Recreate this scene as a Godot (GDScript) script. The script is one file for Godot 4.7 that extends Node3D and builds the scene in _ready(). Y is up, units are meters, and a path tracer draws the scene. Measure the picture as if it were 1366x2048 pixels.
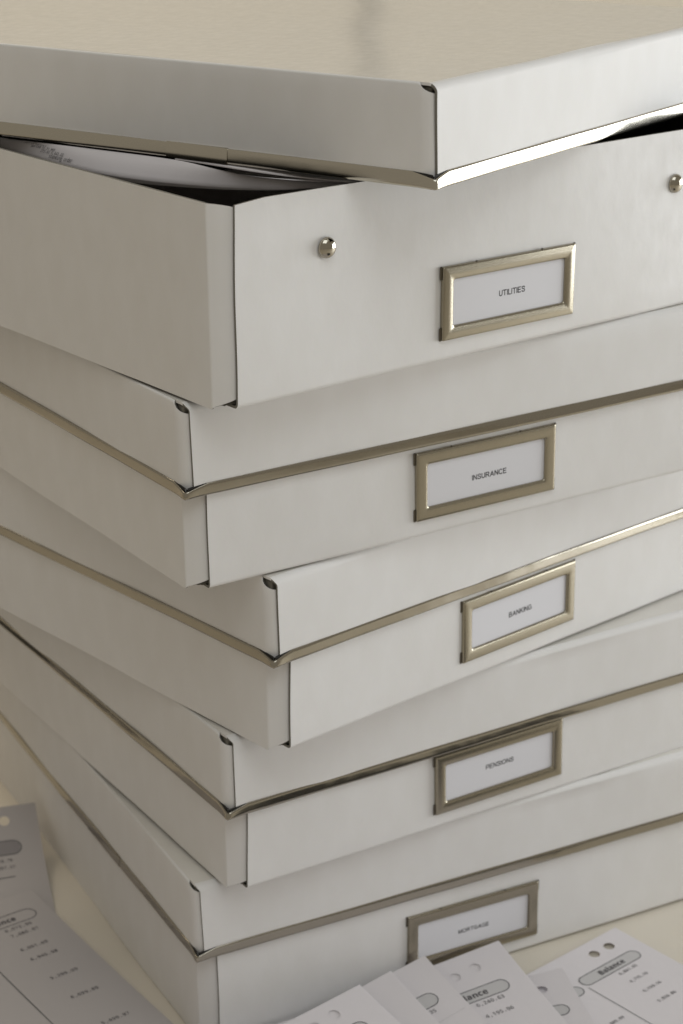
extends Node3D

# ---------------------------------------------------------------- dimensions (metres)
const W := 0.29916        # outer width of a lid over its metal trim
const D := 0.350         # outer depth
const HL := 0.03888      # height of a lid, trim included
const E := 0.0026        # how far a box body stands inside the trim
const LI := 0.0006       # how far the lid's board stands inside the trim
const TB := 0.0011       # thickness of the board

var M := {}
var taken := {}

# ---------------------------------------------------------------- small helpers
func numbered(called: String) -> String:
	if not taken.has(called):
		taken[called] = 0
		return called
	taken[called] += 1
	return "%s_%03d" % [called, taken[called]]

func thing(called: String, label: String, category: String, at: Transform3D, group := "") -> Node3D:
	var o := Node3D.new()
	o.name = numbered(called)
	add_child(o)
	o.transform = at
	o.set_meta("label", label)
	o.set_meta("category", category)
	if group != "":
		o.set_meta("group", group)
	return o

func obj(called: String, mesh: Mesh, mat, parent: Node) -> MeshInstance3D:
	var o := MeshInstance3D.new()
	o.name = called
	o.mesh = mesh
	if mat != null:
		o.material_override = mat
	parent.add_child(o, true)
	return o

func frame(pos: Vector3, yaw: float, ta := 0.0, tb := 0.0) -> Transform3D:
	var u := Vector3(cos(yaw), tb, -sin(yaw)).normalized()
	var v := Vector3(-sin(yaw), ta, -cos(yaw))
	v = (v - u * v.dot(u)).normalized()
	var y := u.cross(-v) * -1.0
	if y.y < 0.0:
		y = -y
	return Transform3D(Basis(u, y, -v), pos)

func lin(r: float, g: float, b: float) -> Color:
	return Color(r, g, b).linear_to_srgb()

func noise_tex(freq: float, octaves: int, sd: int, bump := 0.0, ramp: Gradient = null, size := 512) -> NoiseTexture2D:
	var n := FastNoiseLite.new()
	n.noise_type = FastNoiseLite.TYPE_SIMPLEX_SMOOTH
	n.seed = sd
	n.frequency = freq
	n.fractal_octaves = octaves
	var t := NoiseTexture2D.new()
	t.width = size
	t.height = size
	t.seamless = true
	t.noise = n
	if bump > 0.0:
		t.as_normal_map = true
		t.bump_strength = bump
	if ramp != null:
		t.color_ramp = ramp
	return t

func ramp2(a: Color, b: Color) -> Gradient:
	var g := Gradient.new()
	g.colors = PackedColorArray([a, b])
	g.offsets = PackedFloat32Array([0.15, 0.85])
	return g

func mat(col: Color, rough: float, metal := 0.0) -> StandardMaterial3D:
	var m := StandardMaterial3D.new()
	m.albedo_color = col
	m.roughness = rough
	m.metallic = metal
	m.cull_mode = BaseMaterial3D.CULL_DISABLED
	return m

func triplanar(m: StandardMaterial3D, normal: Texture2D, strength: float, uvs: Vector3, albedo: Texture2D = null) -> StandardMaterial3D:
	m.uv1_triplanar = true
	m.uv1_scale = uvs
	if normal != null:
		m.normal_enabled = true
		m.normal_texture = normal
		m.normal_scale = strength
	if albedo != null:
		m.albedo_texture = albedo
	return m

func make_materials() -> void:
	var mottled := noise_tex(0.02, 4, 3, 4.0)
	var leather := noise_tex(0.05, 3, 9, 6.0)
	var wear := noise_tex(0.006, 5, 21, 0.0, ramp2(Color(0.988, 0.987, 0.984), Color(1, 1, 1)))
	var sheen := noise_tex(0.012, 5, 77, 0.0, ramp2(Color(0.70, 0.70, 0.70), Color(1, 1, 1)))
	M.board = triplanar(mat(lin(0.80, 0.787, 0.777), 0.56), mottled, 0.06, Vector3(16, 10, 16), wear)
	M.lidtop = triplanar(mat(lin(0.77, 0.745, 0.70), 0.24), leather, 0.045, Vector3(14, 14, 24), wear)
	M.board.roughness_texture = sheen
	M.lidtop.roughness_texture = sheen
	M.lidboard = triplanar(mat(lin(0.80, 0.787, 0.777), 0.60), mottled, 0.022, Vector3(16, 10, 16), wear)
	M.raw = triplanar(mat(lin(0.20, 0.19, 0.165), 0.95), mottled, 0.8, Vector3(90, 90, 90))
	M.inside_shade = mat(lin(0.02, 0.018, 0.016), 0.85)  # near-black inner faces: the shade inside is put into the colour
	var dents := noise_tex(0.008, 3, 5, 5.0)
	M.trim = triplanar(mat(lin(0.40, 0.37, 0.31), 0.11, 1.0), dents, 0.12, Vector3(7, 12, 7))
	M.trim_lit = triplanar(mat(lin(0.56, 0.525, 0.45), 0.16, 1.0), dents, 0.04, Vector3(7, 12, 7))  # lighter copy of trim; brighter reflections on the loose lid put into its colour
	var satin := noise_tex(0.12, 3, 14, 5.0)
	M.holder = triplanar(mat(lin(0.37, 0.335, 0.262), 0.24, 1.0), satin, 0.05, Vector3(22, 22, 22))
	M.rivet = mat(lin(0.42, 0.385, 0.32), 0.10, 1.0)
	M.tab = mat(lin(0.16, 0.145, 0.12), 0.35, 1.0)
	M.card = mat(lin(0.74, 0.735, 0.77), 0.8)
	M.ink = mat(lin(0.025, 0.025, 0.03), 0.8)
	var fibre := noise_tex(0.01, 4, 31, 3.0)
	M.paper = triplanar(mat(lin(0.70, 0.665, 0.68), 0.85), fibre, 0.12, Vector3(12, 12, 12))
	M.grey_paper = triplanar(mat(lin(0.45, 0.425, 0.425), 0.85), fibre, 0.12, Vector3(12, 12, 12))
	M.print_dark = mat(lin(0.075, 0.07, 0.075), 0.85)
	M.print_line = mat(lin(0.09, 0.09, 0.095), 0.85)
	M.print_fill = mat(lin(0.55, 0.535, 0.535), 0.85)
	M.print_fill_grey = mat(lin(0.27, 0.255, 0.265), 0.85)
	M.table = triplanar(mat(lin(0.71, 0.655, 0.565), 0.34), fibre, 0.05, Vector3(3, 3, 3), wear)
	M.backdrop = mat(lin(0.82, 0.765, 0.66), 0.9)
	M.grey_metal = mat(lin(0.33, 0.30, 0.25), 0.5)
	M.black = mat(lin(0.02, 0.02, 0.02), 0.6)

# rows of points -> smooth grid
func grid(st: SurfaceTool, rows: Array, group := 0, flip := false) -> void:
	st.set_smooth_group(group)
	for i in rows.size() - 1:
		for j in rows[i].size() - 1:
			var a: Vector3 = rows[i][j]
			var b: Vector3 = rows[i][j + 1]
			var c: Vector3 = rows[i + 1][j + 1]
			var d: Vector3 = rows[i + 1][j]
			for t in ([[a, b, c], [a, c, d]] if not flip else [[a, c, b], [a, d, c]]):
				if t[0].distance_squared_to(t[1]) < 1e-14 or t[1].distance_squared_to(t[2]) < 1e-14 or t[0].distance_squared_to(t[2]) < 1e-14:
					continue
				for p in t:
					st.add_vertex(p)

func begin() -> SurfaceTool:
	var st := SurfaceTool.new()
	st.begin(Mesh.PRIMITIVE_TRIANGLES)
	return st

func finish(st: SurfaceTool, m = null, into: ArrayMesh = null) -> ArrayMesh:
	st.generate_normals()
	if m != null:
		st.set_material(m)
	return st.commit(into)

# a sheet of board with an outer face, an inner face and its raw cut edges
func slab(outer: Array, inner: Array, face: Material, back: Material, edge: Material, from := 0, upto := 0, other: Material = null) -> ArrayMesh:
	var st := begin()
	var am: ArrayMesh
	if other == null:
		grid(st, outer, 0)
		am = finish(st, face)
	else:
		grid(st, outer.slice(0, from + 1), 0)
		grid(st, outer.slice(upto), 0)
		am = finish(st, face)
		st = begin()
		grid(st, outer.slice(from, upto + 1), 0)
		am = finish(st, other, am)
	st = begin()
	grid(st, inner, 0, true)
	am = finish(st, back, am)
	st = begin()
	var n := outer.size() - 1
	var m: int = outer[0].size() - 1
	grid(st, [outer[0], inner[0]], 1, true)
	grid(st, [outer[n], inner[n]], 2)
	var lo: Array = []
	var hi: Array = []
	for i in n + 1:
		lo.append([outer[i][0], inner[i][0]])
		hi.append([outer[i][m], inner[i][m]])
	if other == null:
		grid(st, lo, 3)
		grid(st, hi, 4, true)
		return finish(st, edge, am)
	for e in [[0, from - 2], [upto, n]]:
		grid(st, lo.slice(e[0], e[1] + 1), 3)
		grid(st, hi.slice(e[0], e[1] + 1), 4, true)
	am = finish(st, edge, am)
	st = begin()
	grid(st, lo.slice(from - 2, upto + 1), 3)
	grid(st, hi.slice(from - 2, upto + 1), 4, true)
	return finish(st, face, am)

func mirror_rows(rows: Array) -> Array:
	var out: Array = []
	for r in rows:
		var q: Array = []
		for p in r:
			q.append(Vector3(W - p.x, p.y, p.z))
		q.reverse()
		out.append(q)
	return out

func box_mesh(size: Vector3, at: Vector3, bev := 0.0) -> ArrayMesh:
	# a box with chamfered edges
	var st := begin()
	var h := size / 2.0
	var b := bev
	if b <= 0.0:
		b = minf(h.x, minf(h.y, h.z)) * 0.1
	var rings: Array = []
	for k in [[-h.y, b], [-h.y + b, 0.0], [h.y - b, 0.0], [h.y, b]]:
		var ins: float = k[1]
		var x := h.x - ins
		var z := h.z - ins
		var ring: Array = [Vector3(-x + b, k[0], -z), Vector3(x - b, k[0], -z), Vector3(x, k[0], -z + b), Vector3(x, k[0], z - b), Vector3(x - b, k[0], z), Vector3(-x + b, k[0], z), Vector3(-x, k[0], z - b), Vector3(-x, k[0], -z + b)]
		ring.append(ring[0])
		for i in ring.size():
			ring[i] += at
		rings.append(ring)
	st.set_smooth_group(-1)
	for i in 3:
		grid(st, [rings[i], rings[i + 1]], -1)
	for k in [0, 3]:
		var c := at + Vector3(0, -h.y if k == 0 else h.y, 0)
		for j in 8:
			for p in ([c, rings[k][j], rings[k][j + 1]] if k == 0 else [c, rings[k][j + 1], rings[k][j]]):
				st.add_vertex(p)
	return finish(st)

# slow unevenness of the board
func wob(a: float, b: float, sd: float) -> float:
	return 0.00045 * sin(a * 23.0 + sd * 1.7) * cos(b * 31.0 + sd) + 0.0002 * sin(a * 61.0 + b * 40.0 + sd * 2.3)

# ---------------------------------------------------------------- box body
# plan of the side panel: along the side, round the corner, and on behind the front panel
func side_plan(inset: float, a: float, b: float, tuck: float, back: float, facet := false, zin := 1.0) -> Array:
	var out: Array = []
	if zin > 0.5:
		zin = -inset
	var zf := zin - TB - 0.00015
	for k in 15:
		var f := k / 14.0
		out.append([Vector2(inset, lerpf(-D + back, zf - b, f)), Vector2(-1, 0), 0.0])
	for k in range(1, 11):
		var th := PI / 2.0 * k / 10.0
		var n := Vector2(-cos(th) / a, sin(th) / b).normalized()
		var p := Vector2(inset + a - a * cos(th), zf - b + b * sin(th))
		if facet:
			# a sharp fold, then a nearly flat flap that slants towards the front panel
			var f := (k - 3) / 7.0
			if k <= 3:
				var an := deg_to_rad(68.0) * k / 3.0
				p = Vector2(inset + 0.0012 * (1.0 - cos(an)), zf - b + 0.0012 * sin(an))
				n = Vector2(-cos(an), sin(an))
			else:
				var q := Vector2(inset + 0.0012 * (1.0 - cos(deg_to_rad(68.0))), zf - b + 0.0012 * sin(deg_to_rad(68.0)))
				p = q.lerp(Vector2(inset + a, zf), f) + Vector2(-0.25, 0.97) * 0.0007 * sin(PI * f)
				n = Vector2(-0.3 * (1.0 - f), 0.95).normalized()
		out.append([p, n, k / 10.0])
	out.append([Vector2(inset + a + tuck, zf), Vector2(0, 1), 1.0])
	return out

func body_side(hb: float, sd: float, el: float) -> Array:
	var plan := side_plan(el, 0.0100, 0.0052, 0.006, E, true, -E)
	var outer: Array = []
	var inner: Array = []
	for k in 9:
		var ro: Array = []
		var ri: Array = []
		for q in plan:
			var p: Vector2 = q[0]
			var n: Vector2 = q[1]
			var y0: float = 0.0002 + 0.0040 * pow(q[2], 1.1)
			var y1: float = hb - 0.0022 * q[2] * q[2]
			var y := lerpf(y0, y1, k / 8.0)
			var s := 0.0 if q[2] > 0.0 else wob(p.y, y, sd) * minf(1.0, (-p.y) / 0.05)
			ro.append(Vector3(p.x + n.x * s, y, p.y))
			ri.append(Vector3(p.x - n.x * TB, y, p.y - n.y * TB))
		outer.append(ro)
		inner.append(ri)
	return [outer, inner]

func body_front(hb: float, sd: float, el: float, drop := 0.0) -> Array:
	var outer: Array = []
	var inner: Array = []
	var path: Array = []
	var r := 0.0022
	path.append([Vector2(-E - 0.014, 0.0), Vector2(0, -1)])
	for k in 7:
		var th := PI / 2.0 * k / 6.0
		path.append([Vector2(-E - r + r * sin(th), r - r * cos(th)), Vector2(sin(th), -cos(th))])
	for k in range(1, 9):
		path.append([Vector2(-E, lerpf(r, hb, k / 8.0)), Vector2(1, 0)])
	for q in path:
		var ro: Array = []
		var ri: Array = []
		var xc := el + lerpf(0.0078, 0.0091, q[0].y / hb) + 0.00025 * sin(q[0].y * 90.0 + sd)
		for k in 21:
			var x := lerpf(xc, W - xc + el - E, k / 20.0)
			var p: Vector2 = q[0]
			var n: Vector2 = q[1]
			var edge := minf(1.0, minf(k, 20 - k) / 2.0)
			var s := wob(x, p.y, sd + 5.0) * edge * n.x
			var dy := 0.0
			if k == 0 or k == 20:
				dy = -drop * smoothstep(hb * 0.5, hb, p.y)
			ro.append(Vector3(x, p.y + dy, p.x + s))
			ri.append(Vector3(x, p.y + dy - n.y * TB, p.x - n.x * TB))
		outer.append(ro)
		inner.append(ri)
	return [outer, inner]

func make_body(root: Node3D, hb: float, sd: float, opened := false) -> void:
	var inside: Material = M.inside_shade
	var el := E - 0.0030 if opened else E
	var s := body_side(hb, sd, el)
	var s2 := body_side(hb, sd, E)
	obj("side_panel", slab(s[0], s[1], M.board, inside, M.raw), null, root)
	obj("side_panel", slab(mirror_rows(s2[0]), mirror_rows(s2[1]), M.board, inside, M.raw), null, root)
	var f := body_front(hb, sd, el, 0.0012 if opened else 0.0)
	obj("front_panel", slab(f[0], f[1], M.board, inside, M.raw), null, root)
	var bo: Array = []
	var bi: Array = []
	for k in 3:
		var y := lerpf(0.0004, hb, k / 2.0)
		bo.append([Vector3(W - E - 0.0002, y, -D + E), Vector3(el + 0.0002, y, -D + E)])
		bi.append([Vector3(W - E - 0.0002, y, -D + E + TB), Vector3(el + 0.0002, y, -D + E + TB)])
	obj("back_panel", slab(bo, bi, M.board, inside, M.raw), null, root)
	# bottom board: its raw grey edge shows under the front corners, a little torn
	var rng := RandomNumberGenerator.new()
	rng.seed = int(sd * 100.0) + 7
	var st := begin()
	var ring: Array = []
	var x0 := el + 0.0016
	var x1 := W - E - 0.0016
	var zf := -E - 0.0019
	ring.append(Vector2(x0, -D + E + 0.002))
	ring.append(Vector2(x0, zf - 0.007))
	for k in 12:
		ring.append(Vector2(x0 + 0.0008 + 0.0088 * k / 11.0, -E - TB * 2.0 - 0.0002 - 0.0050 * (1.0 - k / 11.0) + rng.randf_range(-0.0003, 0.0002)))
	for k in 12:
		ring.append(Vector2(x1 - 0.0008 - 0.0088 * (11 - k) / 11.0, -E - TB * 2.0 - 0.0002 - 0.0050 * k / 11.0 + rng.randf_range(-0.0003, 0.0002)))
	ring.append(Vector2(x1, zf - 0.007))
	ring.append(Vector2(x1, -D + E + 0.002))
	ring.append(ring[0])
	var lo: Array = []
	var hi: Array = []
	for p in ring:
		lo.append(Vector3(p.x, 0.0006 + rng.randf_range(-0.0003, 0.0003), p.y))
		hi.append(Vector3(p.x, 0.0046, p.y))
	grid(st, [lo, hi], 1, true)
	var tri := Geometry2D.triangulate_polygon(PackedVector2Array(ring.slice(0, ring.size() - 1)))
	for set_ in [lo, hi]:
		for t in tri:
			st.add_vertex(set_[t])
	obj("bottom_panel", finish(st), M.raw if not opened else M.raw, root)

# ---------------------------------------------------------------- lid (local y = 0 at the bottom of the trim)
func lid_side(sd: float, dx: float) -> Array:
	var plan := side_plan(LI, 0.0026 + dx, 0.0062, 0.005, LI)
	var outer: Array = []
	var inner: Array = []
	var r := 0.0010
	var y0 := 0.0008
	for k in 13:
		var ro: Array = []
		var ri: Array = []
		for i in plan.size():
			var q = plan[i]
			var p: Vector2 = q[0]
			var n: Vector2 = q[1]
			# the tear-drop hole at the top of the corner
			var back := -LI - TB - p.y
			var open := clampf(1.0 - back / 0.0056, 0.0, 1.0)
			var cut := 0.0048 * (1.0 + 0.16 * sin(sd * 3.7)) * pow(open, 0.36 + 0.08 * sin(sd * 5.1)) if open > 0.0 else 0.0
			var ytop := HL - cut
			var rr := r if cut == 0.0 else 0.0001
			var y: float
			var ins := 0.0
			if k <= 8:
				y = lerpf(y0, ytop - rr, k / 8.0)
			else:
				var ph := PI / 2.0 * (k - 8) / 4.0
				y = ytop - rr + rr * sin(ph)
				ins = rr * (1.0 - cos(ph))
			var s := 0.0 if q[2] > 0.0 else wob(p.y, y, sd) * minf(1.0, (-p.y) / 0.05)
			ro.append(Vector3(p.x + n.x * (s - ins), y, p.y - n.y * ins))
			ri.append(Vector3(p.x - n.x * (TB + 0.0001), minf(y, ytop - TB * 0.9), p.y - n.y * (TB + 0.0001)))
		outer.append(ro)
		inner.append(ri)
	return [outer, inner]

func lid_cover(sd: float, dx: float) -> Array:
	# one sheet: front flap, rounded fold, top, rounded fold, back flap
	var path: Array = []
	var r := 0.0034
	var y0 := 0.0008
	for k in 7:
		path.append([Vector2(-LI, lerpf(y0, HL - r, k / 6.0)), Vector2(1, 0)])
	for k in range(1, 9):
		var th := PI / 2.0 * k / 8.0
		path.append([Vector2(-LI - r + r * cos(th), HL - r + r * sin(th)), Vector2(cos(th), sin(th))])
	for k in range(1, 18):
		path.append([Vector2(lerpf(-LI - r, -D + LI + r, pow(k / 17.0, 1.4)), HL), Vector2(0, 1)])
	for k in range(1, 7):
		var th := PI / 2.0 * k / 6.0
		path.append([Vector2(-D + LI + r - r * sin(th), HL - r + r * cos(th)), Vector2(-sin(th), cos(th))])
	path.append([Vector2(-D + LI, y0), Vector2(-1, 0)])
	var outer: Array = []
	var inner: Array = []
	for q in path:
		var p: Vector2 = q[0]
		var n: Vector2 = q[1]
		var xl: float
		if p.y < HL - 0.0004 and p.x > -0.1:
			xl = LI + lerpf(0.0022 + dx * 0.65, 0.0010 + dx, smoothstep(0.0, HL - r, p.y))
			xl = lerpf(xl, LI + 0.0004 + dx * 0.5, smoothstep(HL - r, HL, p.y))
		else:
			xl = LI + lerpf(0.0004 + dx * 0.5, 0.0010, smoothstep(0.004, 0.0095, -p.x))
		var ro: Array = []
		var ri: Array = []
		for k in 21:
			var x := lerpf(xl, W - xl, k / 20.0)
			var edge := minf(1.0, minf(k, 20 - k) / 2.0)
			var s := wob(x, p.y + p.x, sd + 9.0) * edge
			if absf(n.x) > 0.05 and absf(n.y) > 0.05:
				s = 0.0
			ro.append(Vector3(x, p.y + n.y * s, p.x + n.x * s))
			ri.append(Vector3(x, p.y - n.y * TB, p.x - n.x * TB))
		outer.append(ro)
		inner.append(ri)
	return [outer, inner]

func trim_mesh(s: float, sd: float) -> ArrayMesh:
	# metal channel round the lower edge, flared a little at the corners
	var stations: Array = []          # [point, outward direction, height]
	var corners := [Vector2(0, -D), Vector2(0, 0), Vector2(W, 0), Vector2(W, -D)]
	for c in 4:
		var p0: Vector2 = corners[c]
		var p1: Vector2 = corners[(c + 1) % 4]
		var dir := (p1 - p0).normalized()
		var out := Vector2(dir.y, -dir.x)
		if (p0 + p1).dot(Vector2.ONE) == INF:
			return null
		var mid := Vector2(W / 2.0, -D / 2.0)
		if out.dot((p0 + p1) / 2.0 - mid) < 0.0:
			out = -out
		var prev: Vector2 = (p0 - corners[(c + 3) % 4]).normalized()
		var dg := (prev - dir).normalized() * 0.00085
		stations.append([p0 + dg, (prev - dir), s - 0.0021])
		var len := p0.distance_to(p1)
		for t in [0.0016, 0.004, 0.0075, 0.0105]:
			var k: float = 1.0 - t / 0.0105
			stations.append([p0 + dir * t + out * 0.0008 * k * k, out, s - 0.0021 * k])
		for k in range(1, 40):
			stations.append([p0 + dir * lerpf(0.0105, len - 0.0105, k / 40.0) + out * 0.00012 * sin(k * 0.7 + c), out, s])
		for t in [0.0105, 0.0075, 0.004, 0.0016]:
			var k: float = 1.0 - t / 0.0105
			stations.append([p1 - dir * t + out * 0.0008 * k * k, out, s - 0.0021 * k])
	stations.append(stations[0])
	var prof: Array = [[-0.0024, 1.0], [-0.0024, 0.05], [-0.0021, 0.0], [-0.0001, 0.0]]
	for k in 9:
		var f := k / 8.0
		prof.append([-0.00016 * pow(absf(2.0 * f - 1.0), 7.0), 0.02 + 0.96 * f, 0.00046 * (1.0 - f)])
	prof.append([-0.00056, 1.0])
	prof.append([-0.0009, 0.97])
	var st := begin()
	var rows: Array = []
	for q in prof:
		var row: Array = []
		for a in stations:
			# the channel is pressed on by hand: its face leans a little more here, a little less there
			var along: float = a[0].x - a[0].y
			var lean := 1.0 + 0.45 * sin(along * 17.0 + sd * 2.1) + 0.15 * sin(along * 47.0 + sd)
			var o: float = q[0]
			if q.size() > 2:
				o += q[2] * lean
			var p: Vector2 = a[0] + a[1] * o
			row.append(Vector3(p.x, a[2] * q[1], p.y))
		rows.append(row)
	grid(st, rows, 0)
	return finish(st)

func make_lid(root: Node3D, s: float, metal: Material, sd: float, seam: float, seam_len: float, dx: float) -> void:
	var c := lid_cover(sd, dx)
	obj("top_panel", slab(c[0], c[1], M.lidboard, M.inside_shade, M.raw, 14, 31, M.lidtop), null, root)
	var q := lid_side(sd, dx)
	obj("side_flap", slab(q[0], q[1], M.lidboard, M.inside_shade, M.raw), null, root)
	obj("side_flap", slab(mirror_rows(q[0]), mirror_rows(q[1]), M.lidboard, M.inside_shade, M.raw), null, root)
	for sx in [0, 1]:
		var x := 0.0042 if sx == 0 else W - 0.0042
		obj("corner_core", box_mesh(Vector3(0.0034, 0.012, 0.0052), Vector3(x, HL - 0.0075, -0.0062), 0.0006), M.raw, root)
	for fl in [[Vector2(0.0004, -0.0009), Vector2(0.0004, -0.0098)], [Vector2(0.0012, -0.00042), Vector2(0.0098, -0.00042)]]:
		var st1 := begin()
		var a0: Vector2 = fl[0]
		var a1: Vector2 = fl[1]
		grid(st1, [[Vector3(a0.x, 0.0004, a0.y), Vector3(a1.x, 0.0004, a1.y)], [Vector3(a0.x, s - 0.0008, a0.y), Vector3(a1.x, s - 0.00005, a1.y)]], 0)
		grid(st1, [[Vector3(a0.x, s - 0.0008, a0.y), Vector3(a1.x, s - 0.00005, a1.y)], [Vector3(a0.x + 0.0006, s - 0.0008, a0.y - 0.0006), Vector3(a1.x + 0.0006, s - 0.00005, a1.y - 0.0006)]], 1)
		obj("gap_shade_strip", finish(st1), M.inside_shade, root)  # dark strip standing for the shade in the gap behind the trim corner
	var t := obj("metal_trim", trim_mesh(s, sd), metal, root)
	# where the two ends of the trim overlap
	var st := begin()
	var rows: Array = []
	for k in 9:
		var f := k / 8.0
		var o := -0.00022 - 0.00058 * (1.0 - f) + 0.00022 * pow(absf(2.0 * f - 1.0), 2.6)
		rows.append([Vector3(o, -0.00004 + (s + 0.00025) * f, -seam), Vector3(o, -0.00004 + (s + 0.00025) * f, -seam - seam_len)])
	rows.append([Vector3(0.0007, s + 0.0003, -seam), Vector3(0.0007, s + 0.0003, -seam - seam_len)])
	grid(st, rows, 0)
	grid(st, [[rows[0][0], Vector3(0.0006, 0, -seam)], [rows[4][0], Vector3(0.0006, s * 0.5, -seam)], [rows[8][0], Vector3(0.0006, s, -seam)]], 2)
	if root.get_parent() == self:
		obj("trim_overlap", finish(st), metal, t)
	else:
		obj("trim_overlap", finish(st), metal, root)

# ---------------------------------------------------------------- label holder, rivet, lettering
func round_rect(hx: float, hy: float, r: float, z: float) -> Array:
	var out: Array = []
	for c in [[1, 1, 0.0], [-1, 1, 90.0], [-1, -1, 180.0], [1, -1, 270.0]]:
		for k in 6:
			var a := deg_to_rad(c[2] + 18.0 * k)
			out.append(Vector3(c[0] * (hx - r) + r * cos(a), c[1] * (hy - r) + r * sin(a), z))
	out.append(out[0])
	return out

func lettering(words: String, width: float, font_name := "Droid Sans", bold := 400) -> ArrayMesh:
	var f := SystemFont.new()
	f.font_names = PackedStringArray([font_name])
	f.font_weight = bold
	var t := TextMesh.new()
	t.font = f
	t.font_size = 64
	t.pixel_size = 0.001
	t.depth = 0.001
	t.curve_step = 1.0
	t.text = words
	var arr := t.get_mesh_arrays()
	var v: PackedVector3Array = arr[Mesh.ARRAY_VERTEX]
	var lo := Vector3(INF, INF, INF)
	var hi := -lo
	for p in v:
		lo = lo.min(p)
		hi = hi.max(p)
	var k := width / (hi.x - lo.x)
	var mid := (lo + hi) / 2.0
	for i in v.size():
		var p := v[i] - mid
		v[i] = Vector3(p.x * k, p.y * k, (p.z / maxf(hi.z - lo.z, 1e-6) + 0.5) * 0.00005)
	var idx = arr[Mesh.ARRAY_INDEX]
	var nor: PackedVector3Array = arr[Mesh.ARRAY_NORMAL]
	var out: Array = []
	out.resize(Mesh.ARRAY_MAX)
	out[Mesh.ARRAY_VERTEX] = v
	out[Mesh.ARRAY_NORMAL] = nor
	if idx != null:
		out[Mesh.ARRAY_INDEX] = idx
	var am := ArrayMesh.new()
	am.add_surface_from_arrays(Mesh.PRIMITIVE_TRIANGLES, out)
	return am

func arc_pts(cx: float, cy: float, rx: float, ry: float, a0: float, a1: float, n: int) -> Array:
	var out: Array = []
	for k in n + 1:
		var a := deg_to_rad(lerpf(a0, a1, float(k) / n))
		out.append(Vector2(cx + rx * cos(a), cy + ry * sin(a)))
	return out

# plain sans-serif capitals drawn as strokes: [width of the ink, strokes]
func capital(c: String) -> Array:
	match c:
		"U": return [0.76, [[Vector2(0.065, 1)] + arc_pts(0.38, 0.38, 0.315, 0.315, 180, 360, 10) + [Vector2(0.695, 1)]]]
		"T": return [0.78, [[Vector2(0, 0.935), Vector2(0.78, 0.935)], [Vector2(0.39, 0.935), Vector2(0.39, 0)]]]
		"I": return [0.13, [[Vector2(0.065, 0), Vector2(0.065, 1)]]]
		"L": return [0.6, [[Vector2(0.065, 1), Vector2(0.065, 0.065)], [Vector2(0.0, 0.065), Vector2(0.6, 0.065)]]]
		"E": return [0.73, [[Vector2(0.065, 0), Vector2(0.065, 1)], [Vector2(0, 0.935), Vector2(0.71, 0.935)], [Vector2(0, 0.065), Vector2(0.73, 0.065)], [Vector2(0.065, 0.52), Vector2(0.67, 0.52)]]]
		"S": return [0.78, [[Vector2(0.70, 0.70), Vector2(0.66, 0.83), Vector2(0.54, 0.92), Vector2(0.38, 0.937), Vector2(0.22, 0.915), Vector2(0.11, 0.83), Vector2(0.10, 0.70), Vector2(0.18, 0.60), Vector2(0.38, 0.535), Vector2(0.58, 0.475), Vector2(0.70, 0.38), Vector2(0.72, 0.26), Vector2(0.64, 0.13), Vector2(0.5, 0.072), Vector2(0.36, 0.065), Vector2(0.2, 0.1), Vector2(0.1, 0.19), Vector2(0.065, 0.31)]]]
		"N": return [0.78, [[Vector2(0.065, 0), Vector2(0.065, 1)], [Vector2(0.065, 0.96), Vector2(0.715, 0.04)], [Vector2(0.715, 0), Vector2(0.715, 1)]]]
		"R": return [0.85, [[Vector2(0.065, 0), Vector2(0.065, 1)], [Vector2(0.065, 0.935), Vector2(0.5, 0.935), Vector2(0.66, 0.88), Vector2(0.72, 0.74), Vector2(0.67, 0.59), Vector2(0.5, 0.5), Vector2(0.065, 0.5)], [Vector2(0.4, 0.5), Vector2(0.6, 0.33), Vector2(0.80, 0)]]]
		"A": return [0.88, [[Vector2(0.05, 0), Vector2(0.44, 0.97)], [Vector2(0.44, 0.97), Vector2(0.83, 0)], [Vector2(0.19, 0.33), Vector2(0.69, 0.33)]]]
		"C": return [0.86, [arc_pts(0.46, 0.5, 0.395, 0.435, 38, 322, 18)]]
		"B": return [0.78, [[Vector2(0.065, 0), Vector2(0.065, 1)], [Vector2(0.065, 0.935), Vector2(0.46, 0.935), Vector2(0.62, 0.88), Vector2(0.66, 0.74), Vector2(0.6, 0.6), Vector2(0.46, 0.54), Vector2(0.065, 0.54)], [Vector2(0.46, 0.54), Vector2(0.65, 0.48), Vector2(0.72, 0.31), Vector2(0.65, 0.14), Vector2(0.48, 0.065), Vector2(0.065, 0.065)]]]
		"K": return [0.8, [[Vector2(0.065, 0), Vector2(0.065, 1)], [Vector2(0.70, 1), Vector2(0.065, 0.36)], [Vector2(0.3, 0.58), Vector2(0.75, 0)]]]
		"G": return [0.9, [arc_pts(0.46, 0.5, 0.395, 0.435, 40, 312, 16) + [Vector2(0.835, 0.22), Vector2(0.835, 0.46), Vector2(0.5, 0.46)]]]
		"P": return [0.78, [[Vector2(0.065, 0), Vector2(0.065, 1)], [Vector2(0.065, 0.935), Vector2(0.5, 0.935), Vector2(0.67, 0.87), Vector2(0.72, 0.69), Vector2(0.66, 0.5), Vector2(0.5, 0.42), Vector2(0.065, 0.42)]]]
		"O": return [0.96, [arc_pts(0.48, 0.5, 0.415, 0.435, 0, 360, 22)]]
		"M": return [0.9, [[Vector2(0.065, 0), Vector2(0.065, 1)], [Vector2(0.065, 0.97), Vector2(0.45, 0.05)], [Vector2(0.45, 0.05), Vector2(0.835, 0.97)], [Vector2(0.835, 0), Vector2(0.835, 1)]]]
	return [0.4, []]

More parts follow.
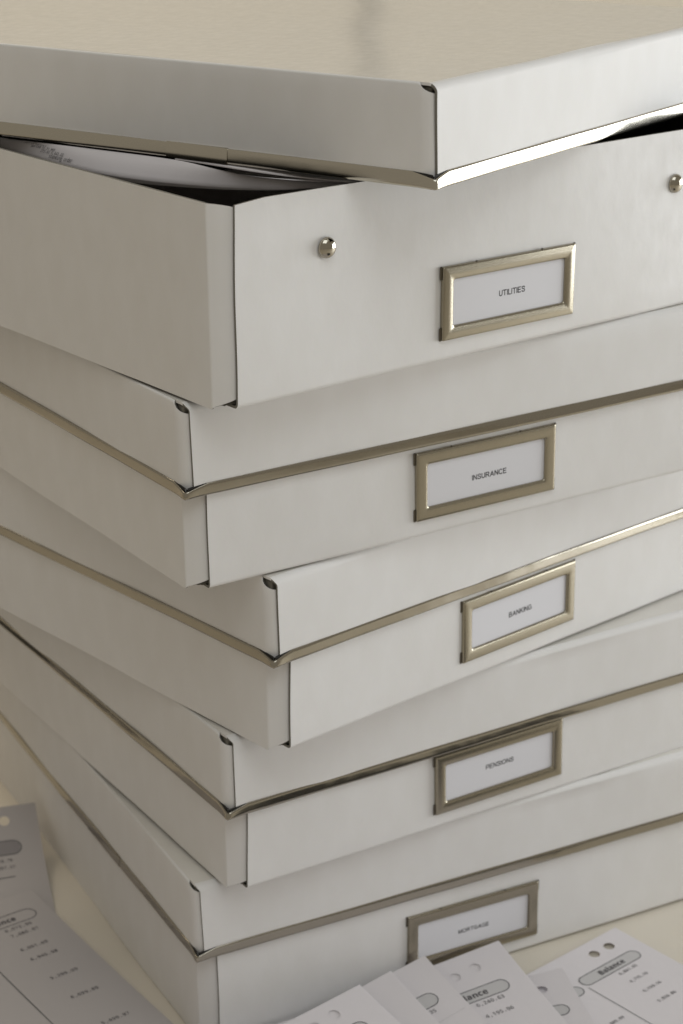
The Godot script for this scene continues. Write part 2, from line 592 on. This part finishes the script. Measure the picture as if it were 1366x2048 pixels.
func capitals(words: String, width: float) -> ArrayMesh:
	var total := -0.14
	for c in words:
		total += capital(c)[0] + 0.14
	var k := width / total
	var st := begin()
	var x := -total / 2.0
	var up := 0.0
	st.set_smooth_group(-1)
	for c in words:
		var g := capital(c)
		for stroke in g[1]:
			for i in stroke.size() - 1:
				var a: Vector2 = stroke[i]
				var b: Vector2 = stroke[i + 1]
				var t := (b - a).normalized()
				if i > 0:
					a -= t * 0.03
				if i < stroke.size() - 2:
					b += t * 0.03
				var n := Vector2(-t.y, t.x) * 0.082
				up += 0.0000004
				var q: Array = []
				for p in [a - n, a + n, b + n, b - n]:
					q.append(Vector3((x + p.x) * k, (p.y - 0.5) * k, up))
				for j in [0, 1, 2, 0, 2, 3]:
					st.add_vertex(q[j])
		x += g[0] + 0.14
	return finish(st)

func make_holder(root: Node3D, at: Vector3, turn: float, words: String, text_w: float, bulge: float, shift: Vector2) -> void:
	var hx := 0.0375
	var hy := 0.01542
	var st := begin()
	var rows: Array = []
	# ring profile: inset from the outer edge, corner radius, height above the board
	for q in [[0.0, 0.0005, 0.0], [0.0, 0.0005, 0.0013], [0.00012, 0.0005, 0.00165], [0.0005, 0.0006, 0.0019], [0.0011, 0.0006, 0.00198], [0.0022, 0.0007, 0.00198 + bulge * 0.8], [0.0032, 0.0008, 0.00198 + bulge], [0.0044, 0.001, 0.00196 + bulge * 0.5], [0.0051, 0.0011, 0.00188], [0.0055, 0.0012, 0.00165], [0.00575, 0.0012, 0.0012], [0.00575, 0.0012, 0.0008]]:
		rows.append(round_rect(hx - q[0], hy - q[0], q[1], q[2]))
	grid(st, rows, 0)
	var h := obj("label_holder", finish(st), M.holder, root)
	h.transform = Transform3D(Basis(Vector3(0, 0, 1), -turn), at)
	st = begin()
	grid(st, [[Vector3(-0.034, -0.0117, 0.0007), Vector3(0.034, -0.0117, 0.0007)], [Vector3(-0.034, 0.0117, 0.0007), Vector3(0.034, 0.0117, 0.0007)]], 0, true)
	obj("label_card", finish(st), M.card, h)
	var l := obj("lettering", capitals(words, text_w), M.ink, h)
	l.position = Vector3(shift.x, shift.y, 0.00074)
	for s in [[-1, 1], [-1, -1], [1, 1], [1, -1]]:
		obj("fixing_tab", box_mesh(Vector3(0.0012, 0.0056, 0.0008), Vector3(s[0] * (hx + 0.0003), s[1] * (hy - 0.0026), 0.0004), 0.0003), M.tab, h)
	for s in [-0.34, 0.32]:
		obj("edge_notch", box_mesh(Vector3(0.0006, 0.0008, 0.0012), Vector3(s * hx * 1.5, hy + 0.0001, 0.0012), 0.0002), M.tab, h)

func make_rivet(root: Node3D, at: Vector3) -> void:
	var st := begin()
	var rows: Array = []
	for k in 15:
		var th := PI / 2.0 * k / 14.0
		var row: Array = []
		for j in 49:
			var a := TAU * j / 48.0
			var r := 0.0042 * cos(th)
			row.append(Vector3(r * cos(a), r * sin(a), 0.0003 + 0.0027 * sin(th)))
		rows.append(row)
	grid(st, rows, 0)
	obj("rivet", finish(st), M.rivet, root).position = at

# ---------------------------------------------------------------- statement sheets
func sheet_at(d: Dictionary, x: float, z: float) -> Vector3:
	var k := maxf(0.0, 1.0 - z / d.curl)
	var y: float = d.low + (d.h - d.low) * k * k + d.tilt * x * k
	return Vector3(x, maxf(y, d.low), z)

func on_sheet(d: Dictionary, m: Mesh, at: Vector2, lift: float) -> ArrayMesh:
	# lays flat lettering on the curved sheet
	var arr := m.surface_get_arrays(0)
	var v: PackedVector3Array = arr[Mesh.ARRAY_VERTEX]
	for i in v.size():
		var p := sheet_at(d, at.x + v[i].x, at.y - v[i].y)
		v[i] = p + Vector3(0, lift + v[i].z, 0)
	var st := begin()
	st.set_smooth_group(-1)
	var idx = arr[Mesh.ARRAY_INDEX]
	if idx != null and idx.size() > 0:
		for i in idx:
			st.add_vertex(v[i])
	else:
		for p in v:
			st.add_vertex(p)
	return finish(st)

func ribbon(d: Dictionary, pts: Array, wide: float, lift: float) -> ArrayMesh:
	var a: Array = []
	var b: Array = []
	for i in pts.size():
		var p: Vector2 = pts[i]
		var t: Vector2 = (pts[mini(i + 1, pts.size() - 1)] - pts[maxi(i - 1, 0)]).normalized()
		var n := Vector2(-t.y, t.x) * wide / 2.0
		a.append(sheet_at(d, p.x + n.x, p.y + n.y) + Vector3(0, lift, 0))
		b.append(sheet_at(d, p.x - n.x, p.y - n.y) + Vector3(0, lift, 0))
	var st := begin()
	grid(st, [a, b], 0)
	return finish(st)

func pill(d: Dictionary, sheet: Node3D, x0: float, x1: float, z0: float, z1: float, words: String, filled: bool) -> void:
	var r := (z1 - z0) / 2.0
	var pts: Array = []
	for k in 9:
		var a := -PI / 2.0 + PI * k / 8.0
		pts.append(Vector2(x1 - r + r * cos(a), z0 + r + r * sin(a)))
	for k in 9:
		var a := PI / 2.0 + PI * k / 8.0
		pts.append(Vector2(x0 + r + r * cos(a), z0 + r + r * sin(a)))
	if filled:
		var st := begin()
		var up: Array = []
		var dn: Array = []
		for k in 13:
			var x := lerpf(x0 + r * 0.15, x1 - r * 0.15, k / 12.0)
			var e := minf(x - x0, x1 - x)
			var hh := r if e >= r else sqrt(maxf(0.0, r * r - (r - e) * (r - e)))
			up.append(sheet_at(d, x, z0 + r - hh) + Vector3(0, 0.00008, 0))
			dn.append(sheet_at(d, x, z0 + r + hh) + Vector3(0, 0.00008, 0))
		grid(st, [up, dn], 0)
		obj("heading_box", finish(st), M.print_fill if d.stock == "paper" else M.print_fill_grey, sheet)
	pts.append(pts[0])
	obj("heading_outline", ribbon(d, pts, 0.0005, 0.00013), M.print_line, sheet)
	if words != "":
		obj("heading", on_sheet(d, lettering(words, (x1 - x0) * 0.42, "Droid Sans", 700), Vector2((x0 + x1) / 2.0 + 0.001, z0 + r), 0.00018), M.print_dark, sheet)

func make_sheet(label: String, at: Vector3, yaw: float, h: float, low: float, tilt: float, holes: Array, bound: int, stock := "paper", curl := 0.13) -> Array:
	var d := {"stock": stock, "curl": curl, "h": h, "low": low, "tilt": tilt}
	var o := thing("bank_statement", label, "paper", frame(at, yaw))
	var wide := 0.21
	var tall := 0.297
	var pts := PackedVector2Array()
	for i in 23:
		for j in 31:
			var p := Vector2(-wide * pow(i / 22.0, 1.5), tall * pow(j / 30.0, 1.5))
			var ok := true
			for c in holes:
				if p.distance_to(c) < 0.0042:
					ok = false
			if ok:
				pts.append(p)
	for c in holes:
		for k in 20:
			pts.append(c + Vector2.from_angle(TAU * k / 20.0) * 0.0029)
	var tri := Geometry2D.triangulate_delaunay(pts)
	var st := begin()
	st.set_smooth_group(0)
	for i in range(0, tri.size(), 3):
		var a := pts[tri[i]]
		var b := pts[tri[i + 1]]
		var c := pts[tri[i + 2]]
		var mid := (a + b + c) / 3.0
		var skip := false
		for q in holes:
			if mid.distance_to(q) < 0.00285:
				skip = true
		if skip:
			continue
		var tr := [a, b, c] if (b - a).cross(c - a) > 0.0 else [a, c, b]
		for p in tr:
			st.add_vertex(sheet_at(d, p.x, p.y))
	# cut edges, one sheet or a few bound together
	var th := 0.00012 * bound
	var top: Array = []
	var side: Array = []
	for i in 23:
		top.append(sheet_at(d, -wide * pow(i / 22.0, 1.5), 0.0))
	for j in 31:
		side.append(sheet_at(d, 0.0, tall * pow(j / 30.0, 1.5)))
	for e in [top, side]:
		var lo: Array = []
		for p in e:
			lo.append(p - Vector3(0, th, 0))
		grid(st, [e, lo], 1)
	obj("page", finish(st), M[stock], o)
	if bound > 1:
		st = begin()
		var rows: Array = []
		for i in 16:
			var row: Array = []
			for j in 24:
				row.append(sheet_at(d, 0.0009 - wide * pow(i / 15.0, 1.5), tall * pow(j / 23.0, 1.5)) + Vector3(0, -0.00035, -0.0004))
			rows.append(row)
		grid(st, rows, 0)
		obj("under_page", finish(st), M[stock], o)
	return [o, d]

func amounts(s: Array, list: Array, wide := 0.0125) -> void:
	for a in list:
		obj("printed_amount", on_sheet(s[1], lettering(a[0], wide * a[0].length() / 8.0, "Droid Sans Mono"), Vector2(a[1], a[2]), 0.00014), M.print_dark, s[0])

# ---------------------------------------------------------------- the place
func _ready() -> void:
	# camera: the photograph looks down on the stack, its frame shifted upwards
	var cam := Camera3D.new()
	cam.name = "camera"
	add_child(cam)
	cam.projection = Camera3D.PROJECTION_FRUSTUM
	cam.near = 0.05
	cam.far = 30.0
	cam.keep_aspect = Camera3D.KEEP_HEIGHT
	cam.size = 2048.0 / 3978.9 * cam.near
	cam.frustum_offset = Vector2(-43.28, 89.19) / 3978.9 * cam.near
	cam.position = Vector3(0, 0.5606, 0.8)
	cam.rotate_object_local(Vector3.RIGHT, -0.374788)
	cam.rotate_object_local(Vector3.BACK, -0.009945)
	var ca := CameraAttributesPhysical.new()
	ca.frustum_focal_length = 50.0
	ca.frustum_focus_distance = 0.785
	ca.exposure_aperture = 12.5
	cam.attributes = ca
	cam.current = true

	var we := WorldEnvironment.new()
	we.name = "environment"
	var env := Environment.new()
	env.background_mode = Environment.BG_COLOR
	env.background_color = lin(0.302, 0.276, 0.232)
	env.tonemap_mode = Environment.TONE_MAPPER_LINEAR
	env.tonemap_exposure = 1.0
	env.sdfgi_enabled = true
	env.ssao_enabled = true
	env.ssil_enabled = true
	we.environment = env
	add_child(we)

	# the one large lamp: a soft box to the right of the stack and a little behind it
	var key_at := Vector3(1.28, 0.33, -0.42)
	var key := AreaLight3D.new()
	key.name = "soft_box_light"
	key.area_size = Vector2(0.95, 0.56)
	key.light_color = Color(0.965, 0.985, 1.0)
	key.light_energy = 1.04
	key.shadow_enabled = true
	key.area_range = 8.0
	add_child(key)
	key.look_at_from_position(key_at, Vector3(0.08, 0.32, -0.06), Vector3.UP)

	# an added fill lamp, weak and wide, high above the table, in front of the stack
	var top_at := Vector3(0.42, 1.95, 0.95)
	var top := AreaLight3D.new()
	top.name = "added_overhead_light"
	top.area_size = Vector2(1.5, 1.2)
	top.light_color = Color(0.94, 0.975, 1.0)
	top.light_energy = 0.78
	top.shadow_enabled = true
	top.area_range = 8.0
	add_child(top)
	top.look_at_from_position(top_at, Vector3(0.0, 0.2, -0.1), Vector3(0, 0, -1))

	# an added warm fill lamp behind on the left, there to brighten the table
	var back_at := Vector3(-0.85, 1.40, -1.15)
	var back := AreaLight3D.new()
	back.name = "added_back_light"
	back.area_size = Vector2(0.6, 0.45)
	back.light_color = Color(1.0, 0.94, 0.84)
	back.light_energy = 0.62
	back.shadow_enabled = true
	back.area_range = 8.0
	add_child(back)
	back.look_at_from_position(back_at, Vector3(-0.18, 0.05, -0.1), Vector3.UP)

	make_materials()

	# ------------------------------------------------------------ setting
	var st := begin()
	var tm := box_mesh(Vector3(5.0, 0.03, 4.0), Vector3(0, -0.015, -0.3), 0.003)
	var table := obj("tabletop", tm, M.table, self)
	table.set_meta("kind", "structure")
	table.set_meta("label", "cream tabletop under the stack of boxes")
	var rows: Array = []
	for k in 3:
		var row: Array = []
		for j in 21:
			var x := lerpf(-2.4, 2.4, j / 20.0)
			row.append(Vector3(x, lerpf(0.002, 2.2, k / 2.0), -1.6 + 0.012 * sin(j * 1.3)))
		rows.append(row)
	grid(st, rows, 0, true)
	var bd := obj("backdrop", finish(st), M.backdrop, self)
	bd.set_meta("kind", "structure")
	bd.set_meta("label", "plain cream backdrop behind the stack of boxes")

	# ------------------------------------------------------------ the five boxes, top to bottom
	var specs := [
		["UTILITIES", 0.0148, "open white storage box marked UTILITIES on top of the stack, its lid askew", Vector3(-0.0517, 0.3340, 0.0755), 0.67642, 0.00201, -0.00142, 0.08271, 0.01120, -0.00186, 0.0, 0.00022],
		["INSURANCE", 0.0186, "closed white storage box marked INSURANCE directly under the open box", Vector3(-0.0698, 0.2527, 0.0600), 0.57531, -0.00272, 0.00132, 0.08051, 0.00268, -0.00050, -0.00143, 0.00002],
		["BANKING", 0.0152, "closed white storage box marked BANKING in the middle of the stack", Vector3(-0.0379, 0.1702, 0.0423), 0.72762, 0.00336, -0.00259, 0.08181, -0.00639, 0.00025, -0.00184, 0.00012],
		["PENSIONS", 0.0164, "closed white storage box marked PENSIONS, second from the bottom of the stack", Vector3(-0.0610, 0.0906, 0.0233), 0.56010, 0.00098, -0.00368, 0.07918, -0.01228, 0.0, -0.00330, 0.00016],
		["MORTGAGE", 0.0175, "closed white storage box marked MORTGAGE at the bottom of the stack", Vector3(-0.0782, 0.0003, 0.0132), 0.47890, -0.00254, 0.00300, 0.08924, 0.01161, -0.0005, 0.00659, 0.00008],
	]
	for i in 5:
		var s = specs[i]
		var P: float = s[7]
		var f := frame(s[3], s[4], s[5], s[6])
		var place := f
		var root := thing("storage_box", s[2], "storage box", place, "white storage boxes in the stack")
		var hb := P - 0.0029 if i == 0 else P - 0.006
		make_body(root, hb, i * 1.37 + 0.4, i == 0)
		var cy: float = P - (0.04321 + 0.01542 + s[10])
		make_holder(root, Vector3(W / 2.0 + s[9], cy, -E + 0.0001), s[8], s[0], s[1], s[11], [Vector2(0.0017, -0.0002), Vector2(0.0016, -0.0013), Vector2(0.0008, -0.0003), Vector2(0.0002, 0.0014), Vector2(0.0002, -0.0012)][i])
		if i == 0:
			for sx in [-1, 1]:
				make_rivet(root, Vector3(W / 2.0 + sx * 0.09806, P - 0.02606, -E))
		else:
			var lid := Node3D.new()
			lid.name = "lid"
			root.add_child(lid, true)
			lid.transform = place.affine_inverse() * f * Transform3D(Basis.IDENTITY, Vector3(0, P - HL, 0))
			make_lid(lid, 0.0050, M.trim, i * 2.1 + 3.0, 0.0982 if i == 4 else 0.20 + 0.02 * i, 0.045, 0.0021 + 0.0004 * sin(i * 2.6))
	var loose := thing("box_lid", "white lid with metal edge lying askew across the open top box", "lid", frame(Vector3(0.0281, 0.4158, 0.0585), 0.9793, 0.0061, -0.0100))
	make_lid(loose, 0.0060, M.trim_lit, 1.3, 0.0970, 0.0310, 0.0003)

	# ------------------------------------------------------------ papers in the open box
	var f1 := frame(specs[0][3], specs[0][4], specs[0][5], specs[0][6])
	var rim: float = specs[0][7] - 0.0029
	papers_in_box(f1, rim)

	# ------------------------------------------------------------ statements on the table
	statements()

	# ------------------------------------------------------------ lamp housing, out of the frame
	for l in [[key, "large rectangular soft box lamp to the right of the stack"], [back, "small warm fill lamp added behind the stack on the left"], [top, "weak fill lamp added high above the front of the table"]]:
		var lamp: AreaLight3D = l[0]
		var sb := thing("soft_box", l[1], "lamp", lamp.transform)
		var face := mat(lin(0.8, 0.79, 0.76), 0.9)
		face.emission_enabled = true
		face.emission = lamp.light_color
		face.emission_energy_multiplier = 0.5
		var sz := lamp.area_size
		obj("diffuser", box_mesh(Vector3(sz.x, sz.y, 0.004), Vector3(0, 0, 0.006), 0.001), face, sb)
		obj("housing", box_mesh(Vector3(sz.x + 0.04, sz.y + 0.04, 0.16), Vector3(0, 0, 0.10), 0.01), M.black, sb)
	# two made-up dark books are added on the table outside the frame; the metal trims mirror them
	for n in [["black notebook added on the table right of the papers to darken trim reflections", Vector3(0.33, 0, 0.15), 0.35, Vector2(0.19, 0.24)], ["narrow black notebook added on the table left of the stack to darken trim reflections", Vector3(-0.47, 0, -0.33), -0.5, Vector2(0.10, 0.21)]]:
		var nb := thing("prop", n[0], "prop", frame(n[1], n[2]))
		var ns: Vector2 = n[3]
		obj("page_block", box_mesh(Vector3(ns.x - 0.006, 0.009, ns.y - 0.006), Vector3(0, 0.0062, 0), 0.0004), M.paper, nb)
		obj("cover", box_mesh(Vector3(ns.x, 0.0016, ns.y), Vector3(0, 0.0115, 0), 0.0006), M.black, nb)
		obj("cover", box_mesh(Vector3(ns.x, 0.0016, ns.y), Vector3(0, 0.0009, 0), 0.0006), M.black, nb)
		obj("spine", box_mesh(Vector3(0.0016, 0.0122, ns.y), Vector3(-ns.x / 2.0 - 0.0004, 0.0062, 0), 0.0006), M.black, nb)
	var pole := thing("added_pole", "thin grey pole added far behind the stack for the lid top to mirror", "stand", Transform3D(Basis.IDENTITY, Vector3(0.014, 0, -1.25)))  # added out of frame; its mirror image darkens a stripe of the lid top
	obj("pole", tube(0.013, 1.8), M.grey_metal, pole)
	obj("foot", tube(0.11, 0.02), M.grey_metal, pole)

func tube(r: float, h: float) -> ArrayMesh:
	var st := begin()
	var rows: Array = []
	for q in [[0.0, 0.0], [r, 0.0], [r, h - 0.002], [r - 0.002, h], [0.0, h]]:
		var row: Array = []
		for j in 25:
			row.append(Vector3(q[0] * cos(TAU * j / 24.0), q[1], q[0] * sin(TAU * j / 24.0)))
		rows.append(row)
	grid(st, [rows[1], rows[2], rows[3]], 0)
	grid(st, [rows[0], rows[1]], 1)
	grid(st, [rows[3], rows[4]], 1)
	return finish(st)

func papers_in_box(f: Transform3D, rim: float) -> void:
	# local points measured in the open box: x along the front, z back, depth below the rim
	var ca := [Vector3(0.0066, 0.0022, -0.1726), Vector3(0.0152, 0.0022, -0.1453), Vector3(0.0241, 0.0020, -0.1200), Vector3(0.0354, 0.0018, -0.0811), Vector3(0.0388, 0.0010, -0.0577), Vector3(0.0437, 0.0000, -0.0409), Vector3(0.0555, -0.0010, -0.0239), Vector3(0.0679, -0.0015, -0.0112)]
	var cb := [Vector3(0.0117, -0.0040, -0.1827), Vector3(0.0137, -0.0050, -0.1438), Vector3(0.0187, -0.0060, -0.1121), Vector3(0.0268, -0.0065, -0.0870), Vector3(0.0372, -0.0060, -0.0593), Vector3(0.0453, -0.0055, -0.0434), Vector3(0.0522, -0.0050, -0.0327), Vector3(0.0634, -0.0040, -0.0215), Vector3(0.0760, -0.0030, -0.0104)]
	var cc := [Vector3(0.0354, 0.0024, -0.0811), Vector3(0.0384, 0.0022, -0.0711), Vector3(0.0435, 0.0018, -0.0507), Vector3(0.0514, 0.0010, -0.0314), Vector3(0.0616, 0.0000, -0.0158), Vector3(0.0735, -0.0012, -0.0052)]
	var base := f * Transform3D(Basis.IDENTITY, Vector3(0, rim, 0))
	var o := thing("bent_paper", "bent sheet bulging out of the open top box under its lid", "paper", base)
	var rows: Array = []
	var curves: Array = []
	for c in [ca, cb]:
		var cv := Curve3D.new()
		for i in c.size():
			var t: Vector3 = (c[mini(i + 1, c.size() - 1)] - c[maxi(i - 1, 0)]) / 6.0
			cv.add_point(c[i], -t, t)
		curves.append(cv)
	for k in 33:
		var row: Array = []
		var t := k / 32.0
		var a: Vector3 = curves[0].sample_baked(curves[0].get_baked_length() * t, true)
		var b: Vector3 = curves[1].sample_baked(curves[1].get_baked_length() * t, true)
		for j in 13:
			var s := j / 8.0
			var p := a.lerp(b, minf(s, 1.0))
			p.y += 0.0016 * sin(PI * minf(s, 1.0))
			if s > 1.0:
				p += Vector3(0.004 * (s - 1.0), -0.007 * (s - 1.0), -0.002 * (s - 1.0)) * (1.0 - t)
			row.append(p)
		rows.append(row)
	var st := begin()
	grid(st, rows, 0)
	obj("page", finish(st), M.paper, o)
	# lines of small print near the left end of the bent sheet
	for line in 6:
		var lm := lettering(["4,318.78 02 JUN", "transfer 88.20", "1,207.11 balance", "period to 31 MAR", "215.60 9,441.02", "standing order"][line], 0.026, "Droid Sans Mono")
		var arr := lm.surface_get_arrays(0)
		var v: PackedVector3Array = arr[Mesh.ARRAY_VERTEX]
		var st2 := begin()
		st2.set_smooth_group(-1)
		var moved: Array = []
		for p in v:
			var t := clampf(0.02 + 0.035 * line + (p.x + 0.013) * 3.0, 0.0, 1.0)
			var a: Vector3 = curves[0].sample_baked(curves[0].get_baked_length() * t, true)
			var b: Vector3 = curves[1].sample_baked(curves[1].get_baked_length() * t, true)
			var sv := clampf(0.14 + 0.14 * line - p.y * 60.0, 0.0, 1.0)
			var q := a.lerp(b, sv)
			q.y += 0.0016 * sin(PI * sv)
			moved.append(q + Vector3(-0.00025, 0.0003, 0.0001))
		var idx = arr[Mesh.ARRAY_INDEX]
		if idx != null and idx.size() > 0:
			for k in idx:
				st2.add_vertex(moved[k])
		else:
			for q in moved:
				st2.add_vertex(q)
		obj("printed_line", finish(st2), M.print_line, o)
	# the sheet above it, lying back under the lid
	var o2 := thing("curled_paper", "curled top sheet under the askew lid of the open box", "paper", base)
	var cv2 := Curve3D.new()
	for i in cc.size():
		var t: Vector3 = (cc[mini(i + 1, cc.size() - 1)] - cc[maxi(i - 1, 0)]) / 6.0
		cv2.add_point(cc[i], -t, t)
	rows = []
	for k in 25:
		var p: Vector3 = cv2.sample_baked(cv2.get_baked_length() * k / 24.0, true)
		var row: Array = []
		for j in 7:
			row.append(p + Vector3(0.14 * j / 6.0, 0.004 * sin(j / 6.0 * 2.0), -0.03 * j / 6.0))
		rows.append(row)
	st = begin()
	grid(st, rows, 0)
	var lo: Array = []
	var hi: Array = []
	for r in rows:
		hi.append(r[0])
		lo.append(r[0] - Vector3(0, 0.0005, 0))
	grid(st, [hi, lo], 1)
	obj("page", finish(st), M.paper, o2)
	# the rest of the papers, lower in the box
	var o3 := thing("paper_pile", "pile of papers lying low inside the open top box", "papers", base)
	obj("pages", box_mesh(Vector3(0.21, 0.015, 0.29), Vector3(0.16, -0.0675, -0.18), 0.002), M.paper, o3)

func statements() -> void:
	var s: Array
	s = make_sheet("statement on the table at the far right with a complete Balance heading", Vector3(0.1289, 0, -0.0904), 0.715, 0.0020, 0.001, 0.0, [Vector2(-0.0263, 0.0097), Vector2(-0.0153, 0.0097)], 1)
	pill(s[1], s[0], -0.0505, -0.0085, 0.0195, 0.0272, "Balance", true)
	amounts(s, [["6,861.93", -0.024, 0.0305], ["4,775.16", -0.025, 0.0385], ["6,159.16", -0.026, 0.0482], ["5,856.86", -0.027, 0.0585], ["5,489.99", -0.062, 0.0560]])
	obj("ruled_line", ribbon(s[1], [Vector2(-0.0505, 0.028), Vector2(-0.0503, 0.05), Vector2(-0.0505, 0.11)], 0.0004, 0.00013), M.print_line, s[0])
	pill(s[1], s[0], -0.095, -0.0535, 0.0225, 0.0302, "", true)

	s = make_sheet("narrow visible strip of statement between the two sheets with Balance headings", Vector3(0.0971, 0, -0.0476), 0.249, 0.0060, 0.002, 0.10, [Vector2(-0.0152, 0.0129)], 1)
	pill(s[1], s[0], -0.050, -0.0075, 0.0270, 0.0350, "", true)
	amounts(s, [["3,310.42", -0.023, 0.0405]])

	s = make_sheet("statement with two punched holes in front of the MORTGAGE label", Vector3(0.0655, 0, -0.0582), 0.455, 0.0150, 0.004, 0.10, [Vector2(-0.0312, 0.0127), Vector2(-0.0192, 0.0113)], 2)
	pill(s[1], s[0], -0.0545, -0.0100, 0.0240, 0.0322, "Balance", true)
	amounts(s, [["6,240.63", -0.0240, 0.0353], ["4,195.96", -0.0240, 0.0443]], 0.0150)

	s = make_sheet("statement covering the lower left corner of the MORTGAGE label holder", Vector3(0.0283, 0, -0.0395), 0.562, 0.0190, 0.006, 0.16, [], 1)
	pill(s[1], s[0], -0.054, -0.0100, 0.0208, 0.0295, "", true)
	amounts(s, [["5,120.35", -0.0225, 0.0325]], 0.014)
	obj("ruled_line", ribbon(s[1], [Vector2(-0.03, 0.041), Vector2(-0.003, 0.039)], 0.0002, 0.00013), M.print_fill, s[0])

	s = make_sheet("third statement from the left end of the fan in front of the boxes", Vector3(0.0108, 0, -0.0227), 0.584, 0.0210, 0.008, 0.16, [], 4)
	pill(s[1], s[0], -0.056, -0.0150, 0.0222, 0.0310, "", true)
	amounts(s, [["1,982.07", -0.0205, 0.0338]], 0.014)

	s = make_sheet("leftmost statement of the fan with two pale punched holes", Vector3(-0.0042, 0, -0.0084), 0.666, 0.0230, 0.010, 0.06, [Vector2(-0.0337, 0.0098), Vector2(-0.0215, 0.0087)], 2)
	pill(s[1], s[0], -0.060, -0.0125, 0.0185, 0.0270, "", true)

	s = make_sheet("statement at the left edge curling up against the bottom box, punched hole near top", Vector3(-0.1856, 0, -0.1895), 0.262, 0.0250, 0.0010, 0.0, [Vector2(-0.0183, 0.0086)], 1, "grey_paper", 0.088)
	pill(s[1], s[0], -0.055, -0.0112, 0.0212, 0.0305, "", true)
	amounts(s, [["4,318.78", -0.0235, 0.0345], ["2,067.57", -0.0225, 0.0393]])
	obj("ruled_line", ribbon(s[1], [Vector2(-0.06, 0.0478), Vector2(-0.017, 0.0462)], 0.0006, 0.00013), M.print_line, s[0])

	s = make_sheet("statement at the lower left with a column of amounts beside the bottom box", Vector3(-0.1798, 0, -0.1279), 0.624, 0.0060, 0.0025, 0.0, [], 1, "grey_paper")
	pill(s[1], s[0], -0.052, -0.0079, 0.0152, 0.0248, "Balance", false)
	amounts(s, [["9,072.96", -0.0220, 0.0285], ["7,486.01", -0.0215, 0.0345], ["6,061.69", -0.0230, 0.0482], ["6,945.98", -0.0227, 0.0585], ["5,299.09", -0.0222, 0.0788], ["6,099.89", -0.0217, 0.0992], ["5,499.97", -0.0200, 0.1272]], 0.0150)
	obj("ruled_line", ribbon(s[1], [Vector2(-0.0482, 0.03), Vector2(-0.0478, 0.0593), Vector2(-0.0468, 0.1133), Vector2(-0.0468, 0.2)], 0.0005, 0.00013), M.print_line, s[0])
